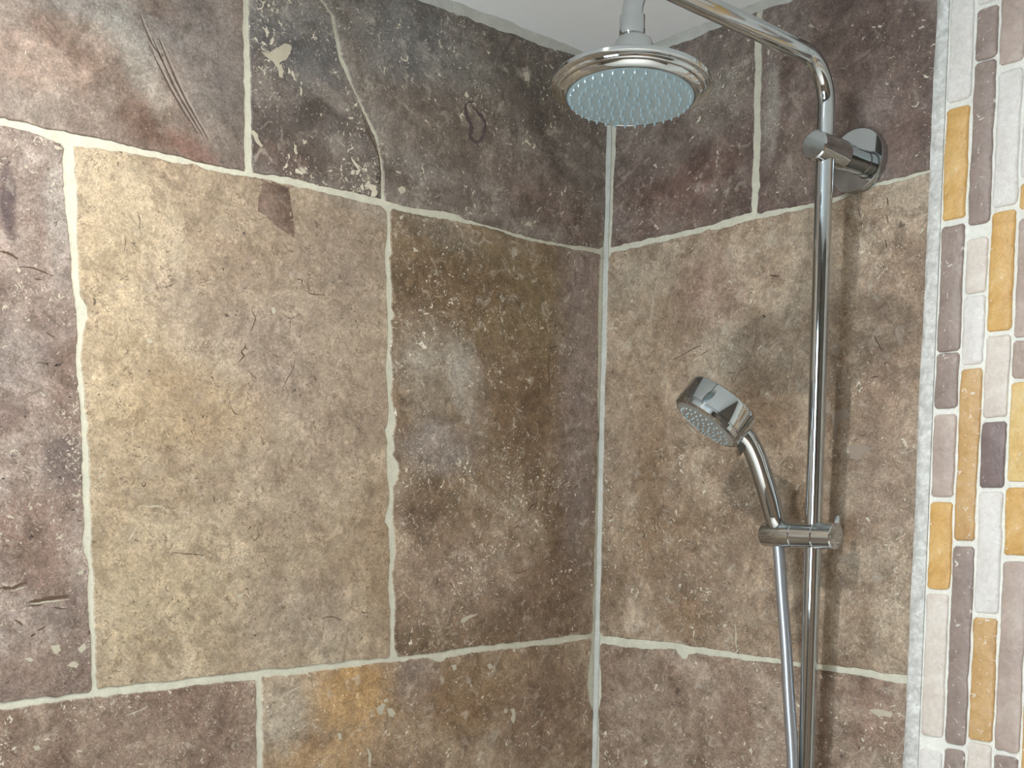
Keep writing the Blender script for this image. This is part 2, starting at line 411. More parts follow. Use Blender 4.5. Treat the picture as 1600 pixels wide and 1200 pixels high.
# ---------------------------------------------------------------- slabs of stone
rng = random.Random(7)
def rough_line(poly, step, amp, seed):
    """resample a closed outline and let it chip and wander like a tumbled edge"""
    r = random.Random(seed); out = []; n = len(poly); w = 0.0
    for i in range(n):
        a = Vector(poly[i]); b = Vector(poly[(i+1) % n]); L = (b-a).length
        if L < 1e-5: continue
        d = (b-a)/L; nn = Vector((-d.y, d.x)); k = max(1, int(L/step))
        for j in range(k):
            w = 0.72*w+r.uniform(-1, 1)*amp
            if r.random() < 0.03: w += r.uniform(-2.2, 2.2)*amp
            out.append(a+d*(L*j/k)+nn*(0.25*w if j == 0 else w))
    return out
def inset(poly, d):
    n = len(poly); out = []
    area2 = sum(poly[i].x*poly[(i+1) % n].y-poly[(i+1) % n].x*poly[i].y for i in range(n))
    sg = 1 if area2 > 0 else -1
    for i in range(n):
        t = (poly[(i+1) % n]-poly[i-1])
        if t.length < 1e-7: out.append(poly[i].copy()); continue
        t.normalize(); out.append(poly[i]+Vector((-t.y, t.x))*d*sg)
    return out
TILES = {}
def tile(key, wall, poly, mat_args, seed, amp=0.00085, step=0.0045, proud=0.0):
    cx = sum(q[0] for q in poly)/len(poly); cz = sum(q[1] for q in poly)/len(poly)
    o0 = rough_line([(q[0]-cx, q[1]-cz) for q in poly], step, amp, seed)
    o1 = inset(o0, 0.0011)
    n = len(o0)
    v = [(q.x, 0.010, q.y) for q in o0]+[(q.x, 0.0010, q.y) for q in o0]+[(q.x, 0.0, q.y) for q in o1]
    f = [[i, (i+1) % n, n+(i+1) % n, n+i] for i in range(n)]
    f += [[n+i, n+(i+1) % n, 2*n+(i+1) % n, 2*n+i] for i in range(n)]
    f.append([2*n+i for i in range(n)])
    bl = []
    for b in mat_args.pop('blobs', []):
        (px, py, rpx, rpz, ang, sc, st, soft) = b
        q = PL(px, py) if wall is wl else PR(px, py)
        e = PL(px+10, py) if wall is wl else PR(px+10, py)
        g = PL(px, py+10) if wall is wl else PR(px, py+10)
        bl.append((q[0]-cx, q[1]-cz, rpx*abs(e[0]-q[0])/10, rpz*abs(g[1]-q[1])/10, ang, sc, st, soft))
    m = travertine('travertine_'+key, seed=seed, blobs=bl, **mat_args)
    o = mesh_obj('tile', v, f, m, wall, False, (cx, -proud, cz))
    TILES[key] = (o, cx, cz, wall)
    return o
def lean(z): return 0.5177+0.0205*(2.232-z)    # where the brown slabs stop at the mosaic border
ZT = CEIL-0.002
E_ = E
def clampx(L, lo=None, hi=None): return [(min(max(x, lo if lo is not None else x), hi if hi is not None else x), z) for x, z in L]
rev = lambda L: list(reversed(L))
CK = E_['CK']; CKx = [(-0.541, ZT)]+CK
ckL = [(x-0.0021-0.0006*(i % 3 == 1), z) for i, (x, z) in enumerate(CKx)]
ckR = [(x+0.0021+0.0006*(i % 4 == 2), z) for i, (x, z) in enumerate(CKx)]
CLt = clampx(E_['CLt'], hi=-0.004); CLm = clampx(E_['CLm'], hi=-0.005); CLb = clampx(E_['CLb'], hi=-0.005)
CRt = clampx(E_['CRt'], lo=0.006); CRm = clampx(E_['CRm'], lo=0.005); CRb = clampx(E_['CRb'], lo=0.006)
ZB = 1.012

tile('slab_upper_plain', wl, [(-1.245, ZT), (-0.634, ZT)]+E_['T1l']+rev(E_['UtA'])+[(-1.245, 2.0313)],
     dict(tint=(1.0, 0.99, 0.93), light=1.08, cols=[(112, 98, 92), (134, 120, 113), (152, 140, 133)], flake=0.12, vein=0.15, pit=0.1, rough=0.40, cloud=9, blobs=[
         (250, 195, 70, 45, 20, (116, 92, 80), 0.75, 0.5), (60, 90, 110, 50, -15, (140, 118, 106), 0.6, 0.6),
         (90, 60, 60, 14, 25, (118, 96, 86), 0.6, 0.6), (225, 110, 70, 30, 60, (158, 152, 146), 0.65, 0.6), (190, 30, 60, 40, 40, (160, 156, 152), 0.6, 0.7),
         (330, 90, 60, 120, 0, (126, 120, 118), 0.7, 0.6), (300, 235, 40, 18, 20, (126, 96, 88), 0.6, 0.5), (150, 15, 130, 22, 0, (140, 138, 138), 0.5, 0.6)]), 1)  # grey blobs along right and top paint the ceiling's sheen into the stone
tile('slab_cracked_a', wl, [(-0.6258, ZT), ckL[0]]+ckL[1:]+rev(E_['UtB'])+rev(E_['T1r']),
     dict(tint=(1.0, 1.0, 0.96), light=1.3, cols=[(82, 74, 70), (102, 94, 90), (126, 118, 112)], flake=1.35, flake_scale=62, vein=0.2, pit=0.3, rough=0.40, cloud=11, blobs=[
         (470, 60, 90, 60, 0, (98, 98, 100), 0.6, 0.6), (430, 60, 40, 30, 0, (84, 82, 84), 0.6, 0.5), (520, 260, 60, 30, 10, (84, 72, 66), 0.6, 0.5), (440, 250, 50, 24, 10, (96, 78, 72), 0.6, 0.5)]), 2)  # grey blobs near the top carry the ceiling's bluish sheen as colour
tile('slab_cracked_b', wl, [ckR[0], (-0.004, ZT)]+CLt+rev(E_['UtC'])+rev(ckR),
     dict(tint=(1.0, 1.0, 0.96), light=1.42, cols=[(88, 80, 74), (106, 97, 91), (124, 116, 110)], flake=0.85, flake_scale=70, vein=0.12, pit=0.3, rough=0.40, cloud=8, blobs=[
         (640, 60, 90, 70, 0, (108, 108, 110), 0.6, 0.6), (830, 130, 70, 50, 20, (84, 76, 70), 0.7, 0.5), (700, 200, 90, 60, 0, (106, 95, 86), 0.6, 0.6),  # first blob: bluish ceiling sheen put into the colour near the top
         (860, 320, 90, 40, 15, (102, 84, 78), 0.6, 0.6), (660, 260, 40, 22, 0, (128, 122, 118), 0.6, 0.6), (740, 110, 40, 30, 0, (116, 112, 106), 0.5, 0.6)]), 3)
tile('slab_left', wl, [(-1.25, 2.0235)]+E_['UbL']+E_['L1l']+rev(E_['BtA'])+[(-1.25, 1.424)],
     dict(light=1.0, tint=(1.0, 0.99, 0.94), cols=[(122, 104, 98), (146, 130, 123), (166, 152, 146)], flake=1.35, flake_scale=70, vein=0.6, pit=1.0, rough=0.45, cloud=9, blobs=[
         (12, 315, 14, 60, 0, (78, 62, 66), 0.85, 0.35), (90, 330, 20, 90, 0, (160, 152, 148), 0.7, 0.6), (20, 560, 50, 60, 0, (150, 140, 136), 0.6, 0.6),
         (110, 620, 30, 70, 0, (120, 98, 88), 0.65, 0.5), (100, 720, 36, 40, 0, (96, 84, 84), 0.6, 0.5), (60, 850, 60, 70, 0, (148, 124, 114), 0.65, 0.6),
         (45, 870, 30, 18, 10, (116, 98, 88), 0.7, 0.4), (60, 1040, 70, 40, 0, (136, 116, 106), 0.6, 0.6)]), 4)
tile('slab_beige', wl, E_['UbB']+E_['M1l']+rev(E_['BtB'])+rev(E_['L1r']),
     dict(light=0.84, tint=(1.0, 0.99, 1.04), cols=[(168, 148, 122), (188, 170, 142), (202, 186, 158)], flake=0.35, flake_scale=70, vein=0.75, pit=0.7, rough=0.46, cloud=6, grain=0.9, blobs=[
         (170, 480, 90, 330, 0, (206, 186, 150), 0.6, 0.7), (480, 560, 120, 230, 0, (172, 154, 134), 0.6, 0.7), (300, 480, 80, 60, 20, (176, 160, 140), 0.5, 0.6),
         (560, 400, 60, 90, 0, (170, 154, 134), 0.6, 0.6), (420, 560, 70, 80, 0, (164, 148, 132), 0.5, 0.5), (300, 640, 120, 60, 0, (190, 166, 128), 0.5, 0.6),
         (580, 870, 60, 110, 0, (166, 142, 112), 0.6, 0.6), (460, 960, 90, 60, 0, (172, 156, 136), 0.6, 0.6), (240, 930, 140, 120, 0, (198, 178, 142), 0.6, 0.7),
         (560, 310, 60, 25, 12, (168, 158, 142), 0.6, 0.5)]), 5)
tile('slab_dark', wl, E_['UbD']+CLm+rev(E_['BtC'])+rev(E_['M1r']),
     dict(light=1.6, cols=[(94, 76, 60), (112, 94, 77), (134, 118, 103)], flake=0.95, flake_scale=85, vein=0.45, pit=0.4, rough=0.44, cloud=8, blobs=[
         (760, 430, 130, 60, 0, (100, 84, 62), 0.8, 0.6), (820, 500, 100, 90, 0, (104, 88, 66), 0.8, 0.6), (910, 560, 34, 330, 0, (122, 108, 104), 0.75, 0.6),
         (680, 580, 70, 70, 20, (126, 114, 102), 0.7, 0.5), (735, 610, 26, 80, -22, (156, 148, 140), 0.85, 0.5), (690, 700, 60, 40, 0, (126, 116, 112), 0.7, 0.5), (665, 560, 26, 20, 0, (150, 140, 130), 0.6, 0.7),
         (800, 640, 70, 100, 0, (100, 80, 62), 0.8, 0.5), (660, 800, 40, 26, 0, (92, 74, 62), 0.7, 0.5), (720, 900, 120, 70, 0, (130, 110, 96), 0.7, 0.6),
         (860, 930, 50, 60, 0, (98, 78, 64), 0.75, 0.5), (690, 360, 60, 24, 15, (104, 94, 84), 0.7, 0.6), (720, 450, 90, 40, 0, (98, 78, 60), 0.7, 0.5)]), 6)
tile('slab_lower_flecked', wl, [(-1.245, 1.416)]+E_['BbA']+E_['B1l']+[(-0.6385, ZB), (-1.245, ZB)],
     dict(tint=(1.0, 1.0, 0.95), light=1.25, cols=[(106, 86, 76), (126, 106, 95), (142, 124, 112)], flake=1.15, flake_scale=95, vein=0.25, pit=0.3, rough=0.45, cloud=8), 7)
tile('slab_lower_golden', wl, E_['BbB']+CLb+[(-0.005, ZB), (-0.631, ZB)]+rev(E_['B1r']),
     dict(light=1.45, cols=[(112, 92, 76), (132, 112, 94), (150, 132, 114)], flake=0.8, flake_scale=75, vein=0.35, pit=0.4, rough=0.45, cloud=7, blobs=[
         (550, 1085, 60, 60, 20, (160, 126, 84), 0.8, 0.6), (520, 1180, 80, 40, 0, (156, 124, 88), 0.6, 0.6), (440, 1120, 36, 50, 0, (150, 138, 124), 0.7, 0.6),
         (655, 1065, 32, 40, 0, (128, 114, 108), 0.7, 0.5), (740, 1090, 90, 60, 0, (116, 92, 68), 0.75, 0.6), (860, 1120, 70, 70, 0, (112, 90, 76), 0.7, 0.6), (630, 1170, 60, 30, 0, (140, 118, 98), 0.6, 0.6)]), 8)
se = lambda z: (lean(z)-0.0010, z)
tile('slab_right_upper_a', wr, [CRt[0][:1]+(ZT,), (0.2600, ZT)]+E_['R1l']+rev(E_['RUtA'])+rev(CRt),
     dict(light=1.4, cols=[(88, 74, 70), (106, 93, 86), (124, 112, 104)], flake=0.65, flake_scale=60, vein=0.1, pit=0.1, rough=0.42, cloud=9, blobs=[
         (1060, 300, 90, 40, -20, (102, 78, 70), 0.7, 0.6), (1120, 150, 40, 60, 0, (116, 106, 98), 0.6, 0.6), (980, 300, 30, 50, 0, (92, 74, 68), 0.6, 0.6), (1100, 340, 60, 20, -15, (86, 66, 58), 0.6, 0.6)]), 9)
tile('slab_right_upper_b', wr, [(0.2715, ZT), se(ZT), se(2.039)]+rev(E_['RUtB'])+rev(E_['R1r']),
     dict(light=1.35, cols=[(86, 70, 66), (104, 88, 82), (122, 108, 102)], flake=0.5, flake_scale=50, vein=0.1, pit=0.1, rough=0.42, cloud=8, blobs=[
         (1205, 170, 14, 90, 0, (142, 134, 128), 0.7, 0.5), (1390, 60, 70, 80, 0, (90, 72, 66), 0.6, 0.6), (1240, 260, 40, 50, 0, (118, 104, 94), 0.6, 0.6), (1420, 200, 40, 70, 0, (100, 78, 70), 0.6, 0.6)]), 10)
tile('slab_right_middle', wr, E_['RUb']+[se(2.0345), se(1.4235)]+rev(E_['RLt'])[1:]+rev(CRm),
     dict(light=1.25, cols=[(124, 104, 86), (146, 126, 108), (164, 146, 128)], flake=0.85, flake_scale=70, vein=0.45, pit=0.6, rough=0.46, cloud=7, blobs=[
         (1000, 430, 60, 40, -15, (158, 144, 128), 0.7, 0.7), (1110, 455, 50, 60, -30, (150, 124, 112), 0.6, 0.6), (1015, 700, 26, 110, 0, (120, 96, 74), 0.7, 0.6),
         (1020, 850, 70, 70, 0, (124, 98, 74), 0.6, 0.6), (1120, 560, 40, 60, 20, (160, 146, 130), 0.6, 0.6), (1400, 520, 50, 140, 0, (136, 112, 96), 0.6, 0.7),
         (1100, 900, 70, 50, 0, (134, 114, 98), 0.6, 0.6), (1075, 965, 40, 40, 0, (118, 92, 68), 0.55, 0.6), (1380, 740, 50, 120, 0, (134, 112, 98), 0.6, 0.7), (1000, 560, 40, 120, 0, (156, 136, 116), 0.5, 0.7)]), 11)
tile('slab_right_lower', wr, E_['RLb'][:-1]+[se(1.4125), se(ZB), (0.006, ZB)]+rev(CRb),
     dict(light=1.3, cols=[(116, 96, 82), (136, 116, 102), (152, 134, 120)], flake=1.0, flake_scale=70, vein=0.35, pit=0.5, rough=0.46, cloud=8, blobs=[
         (1150, 1120, 40, 50, 0, (120, 96, 82), 0.6, 0.6), (1370, 1110, 40, 50, 0, (122, 96, 84), 0.6, 0.6), (1000, 1100, 50, 60, 0, (144, 126, 112), 0.6, 0.6)]), 12)
# courses below and beside the picture carry on in the same stones
k = 20
for (x0, x1, z0, z1, c) in ((-1.86, -1.254, 2.03, ZT, 0), (-1.67, -1.259, 1.424, 2.023, 1), (-2.09, -1.679, 1.424, 2.023, 0), (-2.495, -2.10, 1.424, 2.023, 1),
                            (-2.495, -1.87, 2.03, ZT, 1), (-1.86, -1.254, ZB, 1.416, 1), (-2.495, -1.87, ZB, 1.416, 0),
                            (-0.42, -0.005, 0.402, 1.003, 0), (-0.84, -0.43, 0.402, 1.003, 1), (-1.26, -0.85, 0.402, 1.003, 0), (-1.68, -1.27, 0.402, 1.003, 1), (-2.495, -1.69, 0.402, 1.003, 0),
                            (-0.62, -0.005, 0.004, 0.393, 1), (-1.24, -0.63, 0.004, 0.393, 0), (-1.86, -1.25, 0.004, 0.393, 1), (-2.495, -1.87, 0.004, 0.393, 0)):
    cols = [[(112, 94, 84), (132, 114, 102), (150, 134, 122)], [(150, 130, 106), (172, 152, 126), (188, 170, 146)]][c]
    tile('slab_more_%d' % k, wl, [(x0, z1), (x1, z1), (x1, z0), (x0, z0)], dict(cols=cols, flake=0.5, cloud=8), k); k += 1
for (z0, z1, c) in ((0.402, 1.003, 1), (0.004, 0.393, 0)):
    cols = [[(112, 94, 84), (132, 114, 102), (150, 134, 122)], [(130, 110, 92), (148, 128, 110), (166, 148, 130)]][c]
    tile('slab_more_%d' % k, wr, [(0.006, z1), se(z1), se(z0), (0.006, z0)], dict(cols=cols, flake=0.5, cloud=8), k); k += 1

# ---------------------------------------------------------------- distinct marks in the stones (each a shallow piece of its own)
M_INCL = travertine('stone_inclusion_brown', [(104, 84, 74), (120, 98, 86), (132, 110, 98)], 41, flake=0.3, vein=0.1, pit=0.1)
M_FILL = grout_mat('filler_cream', (192, 184, 164), 0.1)
M_FISS_SHADE = plain('fissure_shade_dark', (92, 74, 58), 0.9, noise=0.2)
M_RING = plain('ring_mark_violet', (92, 78, 78), 0.7, noise=0.15)
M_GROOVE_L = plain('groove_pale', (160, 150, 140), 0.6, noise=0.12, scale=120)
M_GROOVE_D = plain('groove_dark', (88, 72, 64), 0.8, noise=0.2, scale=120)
def to_local(key, pts):
    o, cx, cz, w = TILES[key]
    fn = PL if w is wl else PR
    return o, [(a-cx, b-cz) for a, b in (fn(x, y) for x, y in pts)]
def mark(key, name, pts, mat, proud=0.0004, jit=0.0008, step=0.0022, seed=0):
    o, q = to_local(key, pts)
    ol = rough_line(q, step, jit, seed+len(pts)*13+int(pts[0][0]))
    n = len(ol)
    v = [(a.x, 0.001, a.y) for a in ol]+[(a.x, -proud, a.y) for a in inset(ol, 0.0002)]
    f = [[i, (i+1) % n, n+(i+1) % n, n+i] for i in range(n)]+[[n+i for i in range(n)]]
    return mesh_obj(name, v, f, mat, o, False)
def crack(key, name, pts, width_px, mat, seed=1):
    """a thin wandering sliver; width tapers to both ends"""
    L = []; R = []
    r = random.Random(seed+int(pts[0][0]*7+pts[0][1]))
    P = cat_rom([(x, y, 0) for x, y in pts], 5)
    for i, q in enumerate(P):
        d = (P[min(i+1, len(P)-1)]-P[max(i-1, 0)]).normalized(); nn = Vector((-d.y, d.x, 0))
        w = width_px*0.4*(0.25+0.75*math.sin(math.pi*(i+0.6)/(len(P)+0.2)))*r.uniform(0.6, 1.3)
        q = q+nn*r.uniform(-0.5, 0.5)
        L.append((q.x+nn.x*w, q.y+nn.y*w)); R.append((q.x-nn.x*w, q.y-nn.y*w))
    o, q = to_local(key, L+R[::-1])
    n = len(q); h = n//2
    v = [(a, -0.0003, b) for a, b in q]+[(a, 0.001, b) for a, b in q]
    f = [[i, i+1, n-2-i, n-1-i] for i in range(h-1)]+[[i, (i+1) % n, n+(i+1) % n, n+i] for i in range(n)]
    return mesh_obj(name, v, f, mat, o, False)
def Q(o, s, pts): return [(o[0]+x/s, o[1]+y/s) for x, y in pts]
mark('slab_beige', 'stone_inclusion', [(410, 283), (452, 292), (457, 330), (460, 371), (447, 364), (432, 354), (417, 340), (402, 331), (405, 305)], M_INCL)
# pale filler splashes
mark('slab_cracked_a', 'filler_patch', Q((0, 0), 2.5, [(1020, 200), (1050, 205), (1075, 185), (1115, 170), (1138, 180), (1135, 210), (1115, 235), (1090, 250), (1110, 280), (1105, 305), (1090, 300), (1085, 270), (1065, 240), (1045, 225)]), M_FILL)
mark('slab_cracked_a', 'filler_patch', Q((0, 0), 2.5, [(985, 510), (1000, 520), (1010, 545), (1030, 570), (1020, 580), (1000, 555)]), M_FILL)
mark('slab_cracked_a', 'filler_patch', Q((0, 0), 2.5, [(1148, 555), (1160, 570), (1165, 600), (1158, 615), (1148, 590)]), M_FILL)
mark('slab_cracked_a', 'filler_patch', Q((0, 0), 2.5, [(1180, 540), (1200, 548), (1205, 565), (1185, 565)]), M_FILL)
mark('slab_cracked_a', 'filler_patch', Q((0, 0), 2.5, [(1170, 655), (1190, 660), (1198, 675), (1180, 678)]), M_FILL)
mark('slab_cracked_b', 'filler_patch', Q((380, 0), 2.5, [(1095, 285), (1110, 278), (1120, 295), (1115, 318), (1100, 318)]), M_FILL)
mark('slab_cracked_b', 'filler_patch', Q((380, 0), 2.5, [(1095, 880), (1115, 865), (1128, 870), (1118, 885)]), M_FILL)
mark('slab_cracked_b', 'filler_patch', Q((380, 0), 2.5, [(605, 735), (625, 730), (635, 745), (615, 758)]), M_FILL)
mark('slab_dark', 'filler_patch', Q((590, 310), 3.243, [(110, 92), (125, 85), (135, 95), (125, 108), (113, 104)]), M_FILL)
for pts in ([(410, 1040), (430, 1025), (470, 1012), (495, 1003), (490, 1015), (450, 1032), (420, 1052)],):
    mark('slab_dark', 'filler_patch', Q((590, 640), 3.157, pts), M_FILL)
for pts in ([(578, 345), (600, 325), (612, 332), (605, 355), (595, 378), (580, 368)], [(605, 312), (622, 308), (625, 320), (610, 324)], [(620, 350), (640, 348), (656, 368), (645, 390), (628, 385)],
            [(1125, 352), (1138, 350), (1138, 368), (1124, 366)], [(1150, 350), (1168, 348), (1172, 400), (1163, 418), (1154, 398), (1160, 375)], [(405, 460), (420, 455), (425, 480), (412, 484)],
            [(895, 165), (915, 160), (922, 178), (905, 188)], [(1050, 160), (1068, 155), (1080, 175), (1062, 185)], [(530, 518), (545, 530), (552, 570), (548, 605), (540, 600), (541, 560)]):
    mark('slab_lower_golden', 'filler_patch', Q((380, 980), 2.759, pts), M_FILL)
crack('slab_lower_golden', 'filler_vein', Q((380, 980), 2.759, [(140, 320), (175, 295), (215, 270), (265, 250)]), 3.0, M_FILL)
for pts in ([(240, 830), (262, 815), (285, 825), (275, 842), (255, 838)], [(280, 770), (305, 750), (312, 765), (295, 785)], [(278, 495), (295, 487), (302, 497), (285, 506)],
            [(82, 805), (110, 800), (122, 812), (105, 818)], [(185, 760), (215, 755), (222, 775), (200, 790)], [(118, 1125), (140, 1118), (146, 1130), (128, 1138)]):
    mark('slab_left' if pts[0][1] < 950 else 'slab_lower_flecked', 'filler_patch', Q((0, 680), 2.3075, pts), M_FILL)
crack('slab_lower_flecked', 'filler_vein', Q((0, 680), 2.3075, [(450, 1012), (490, 998), (535, 978)]), 2.2, M_FILL)
for pts in ([(736, 940), (775, 935), (838, 952), (836, 972), (800, 968), (785, 982), (765, 960)],):
    mark('slab_right_lower', 'filler_patch', Q((1100, 780), 2.857, pts), M_FILL)
crack('slab_right_lower', 'filler_vein', Q((1100, 780), 2.857, [(855, 955), (880, 965), (908, 980)]), 4.0, M_FILL)
crack('slab_right_middle', 'filler_vein', [(1149, 975), (1150, 995), (1150, 1010)], 3.0, M_FILL)
for pts in ([(1298, 642), (1322, 636), (1330, 650), (1312, 660), (1304, 690)], [(1326, 698), (1350, 694), (1364, 700), (1350, 712), (1340, 720), (1328, 716)], [(1290, 632), (1298, 628), (1299, 646), (1291, 646)], [(1302, 545), (1312, 540), (1314, 552), (1304, 554)], [(1322, 772), (1328, 764), (1332, 772), (1326, 778)]):
    mark('slab_right_middle', 'filler_patch', pts, plain('filler_tan', (150, 136, 122), 0.7, noise=0.1) if 'filler_tan' not in bpy.data.materials else bpy.data.materials['filler_tan'])
crack('slab_right_middle', 'filler_vein', [(1215, 728), (1228, 712), (1232, 704)], 2.6, M_FILL)
# pale squiggles in the beige slab
for pts in ([(350, 310), (375, 320), (430, 318), (465, 338)], [(520, 338), (545, 345), (560, 360)], [(150, 195), (175, 180), (182, 160)], [(290, 470), (305, 445), (318, 425)]):
    crack('slab_beige', 'filler_vein', Q((100, 680), 2.857, pts), 3.2, M_FILL)
for pts in ([(775, 712), (795, 706), (797, 722), (780, 728)], [(725, 675), (745, 675), (742, 685), (728, 684)], [(915, 870), (928, 855), (925, 875)], [(968, 955), (980, 960), (978, 972), (966, 970)]):
    mark('slab_beige', 'filler_patch', Q((100, 680), 2.857, pts), M_FILL)
for pts in ([(960, 600), (972, 592), (976, 620), (966, 625)], [(455, 685), (470, 665), (472, 675), (460, 692)], [(380, 740), (410, 745), (405, 760), (385, 757)]):
    mark('slab_beige', 'filler_patch', Q((100, 280), 2.963, pts), M_FILL)
# dark fissures
for pts, w in (([(865, 605), (885, 640), (875, 680), (865, 705)], 1.6), ([(835, 757), (838, 775), (822, 800), (830, 818), (805, 850)], 2.6), ([(340, 150), (350, 190), (350, 235)], 1.5),
               ([(1070, 820), (1060, 880), (1030, 930), (1010, 975)], 1.3), ([(280, 260), (285, 300), (278, 330)], 1.2), ([(1115, 515), (1150, 532), (1210, 537)], 1.6), ([(770, 1050), (790, 1085), (810, 1088)], 1.6),
               ([(850, 885), (870, 905), (890, 925)], 1.6)):
    crack('slab_beige', 'fissure_or_shade', Q((100, 280), 2.963, pts), w, M_FISS_SHADE)
for pts, w in (([(480, 525), (560, 530), (630, 535)], 1.3), ([(835, 405), (825, 420)], 2.4), ([(830, 440), (850, 470), (870, 440), (862, 420)], 1.3), ([(1145, 820), (1190, 810), (1250, 830)], 1.3), ([(668, 270), (672, 300)], 1.8), ([(345, 215), (358, 230), (366, 210)], 2.2)):
    crack('slab_beige', 'fissure_or_shade', Q((100, 680), 2.857, pts), w, M_FISS_SHADE)
for pts, w in (([(640, 520), (670, 500), (700, 510), (720, 545), (735, 600), (755, 650)], 1.4), ([(840, 745), (880, 760), (920, 740)], 1.5), ([(880, 760), (865, 830), (870, 930), (868, 1000)], 1.2), ([(765, 770), (800, 755)], 1.6), ([(850, 650), (880, 620), (930, 640), (940, 700)], 1.2), ([(420, 560), (440, 578)], 1.8)):
    crack('slab_dark', 'fissure_or_shade', Q((590, 310), 3.243, pts), w, M_FISS_SHADE)
for pts, w in (([(665, 595), (690, 575), (710, 590)], 1.6), ([(740, 500), (760, 475), (768, 465)], 1.8), ([(355, 850), (365, 870)], 2.2), ([(290, 815), (300, 858)], 2.0), ([(660, 800), (700, 805), (755, 785)], 1.4)):
    crack('slab_dark', 'fissure_or_shade', Q((590, 640), 3.157, pts), w, M_FISS_SHADE)
for pts, w in (([(15, 555), (45, 550), (80, 535), (98, 532)], 6.0), ([(105, 602), (170, 590), (250, 578)], 7.0), ([(0, 552), (35, 545)], 4.5), ([(50, 665), (70, 675), (82, 690)], 3.6), ([(195, 620), (240, 628)], 3.2), ([(110, 725), (128, 715)], 4.0), ([(100, 615), (150, 612)], 2.4), ([(135, 705), (165, 688)], 2.6)):
    crack('slab_left', 'fissure_or_shade', Q((0, 680), 2.3075, pts), w, M_FISS_SHADE)
crack('slab_left', 'filler_vein', Q((0, 680), 2.3075, [(115, 608), (180, 600), (252, 592)]), 3.2, M_FILL)
crack('slab_left', 'filler_vein', Q((0, 680), 2.3075, [(40, 565), (75, 552), (98, 545)]), 2.4, M_FILL)
for pts, w in (([(0, 490), (30, 498), (65, 518)], 6.0), ([(70, 548), (120, 550), (190, 580)], 2.6), ([(125, 590), (150, 592)], 3.0), ([(165, 780), (185, 795), (198, 800)], 2.4), ([(135, 893), (185, 893)], 1.6), ([(20, 180), (35, 170), (28, 165)], 2.0)):
    crack('slab_left', 'fissure_or_shade', Q((0, 180), 2.3075, pts), w, M_FISS_SHADE if w < 7 else M_RING)
for pts, w in (([(1052, 562), (1078, 548), (1095, 540)], 1.6), ([(1192, 492), (1196, 496)], 4.0), ([(1202, 430), (1218, 432)], 4.0), ([(1094, 556), (1110, 545)], 1.4), ([(1366, 525), (1378, 548)], 2.2), ([(1360, 590), (1372, 588)], 2.0), ([(1386, 308), (1388, 322)], 2.4), ([(1385, 335), (1388, 350)], 2.0), ([(1384, 375), (1385, 388)], 2.2), ([(1340, 325), (1345, 340)], 1.4)):
    crack('slab_right_middle', 'fissure_or_shade', pts, w, M_FISS_SHADE)
# the faint violet ring and the comb of grooves on the upper slabs
crack('slab_cracked_b', 'ring_mark', Q((380, 0), 2.5, [(900, 400), (870, 405), (872, 450), (890, 490), (888, 535), (915, 555), (938, 530), (945, 480), (925, 450), (895, 415)]), 8.0, M_RING)
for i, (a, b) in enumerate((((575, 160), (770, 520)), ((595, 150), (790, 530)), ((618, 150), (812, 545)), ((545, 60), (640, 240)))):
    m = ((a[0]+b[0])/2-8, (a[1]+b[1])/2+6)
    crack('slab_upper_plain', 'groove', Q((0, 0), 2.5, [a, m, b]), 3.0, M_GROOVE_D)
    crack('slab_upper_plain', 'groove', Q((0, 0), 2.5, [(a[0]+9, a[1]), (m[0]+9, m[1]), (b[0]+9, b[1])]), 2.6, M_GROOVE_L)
# shade beside the proud filler of the crack, painted as a dark sliver
crack('slab_cracked_a', 'fissure_or_shade', Q((0, 0), 2.5, [(1412, 440), (1440, 520), (1472, 590), (1484, 660), (1486, 760)]), 2.6, M_FISS_SHADE)

# ---------------------------------------------------------------- beads of caulk along ceiling and corner
def bead(name, a, b, e1, e2, w, mat, label, seed, step=0.008, amp=0.18):
    """triangular bead along a-b lying between directions e1 and e2"""
    r = random.Random(seed); a = Vector(a); b = Vector(b); e1 = Vector(e1); e2 = Vector(e2)
    n = int((b-a).length/step); v = []; f = []; w1 = w2 = 0
    for i in range(n+1):
        w1 = 0.7*w1+r.uniform(-1, 1)*amp; w2 = 0.7*w2+r.uniform(-1, 1)*amp
        q = a+(b-a)*(i/n)
        A = q+e1*w*(1+w1); B = q+e2*w*(1+w2); M = q+(e1+e2)*w*0.42
        v += [q, A, M, B]
    for i in range(n):
        for k in range(4):
            f.append([4*i+k, 4*i+(k+1) % 4, 4*i+4+(k+1) % 4, 4*i+4+k])
    f += [[0, 1, 2, 3], [4*n, 4*n+1, 4*n+2, 4*n+3]]
    o = mesh_obj(name, v, f, mat, None, True)
    return tag(o, label, 'trim', kind='structure')
bead('trim_1', (-2.49, 0.0, CEIL), (0, 0.0, CEIL), (0, -1, 0), (0, 0, -1), 0.0095, M_CAULK, 'uneven white caulk line between ceiling and left stone wall', 3)
bead('trim_2', (0, 0.0, CEIL), (0, -0.60, CEIL), (-1, 0, 0), (0, 0, -1), 0.0095, M_CAULK, 'uneven white caulk line between ceiling and right stone wall', 4)
bead('trim_3', (0, 0, 0.0), (0, 0, CEIL-0.012), (-1, 0, 0), (0, -1, 0), 0.0054, M_CAULK, 'thin pale joint running down the inner corner of the shower', 5, amp=0.12)

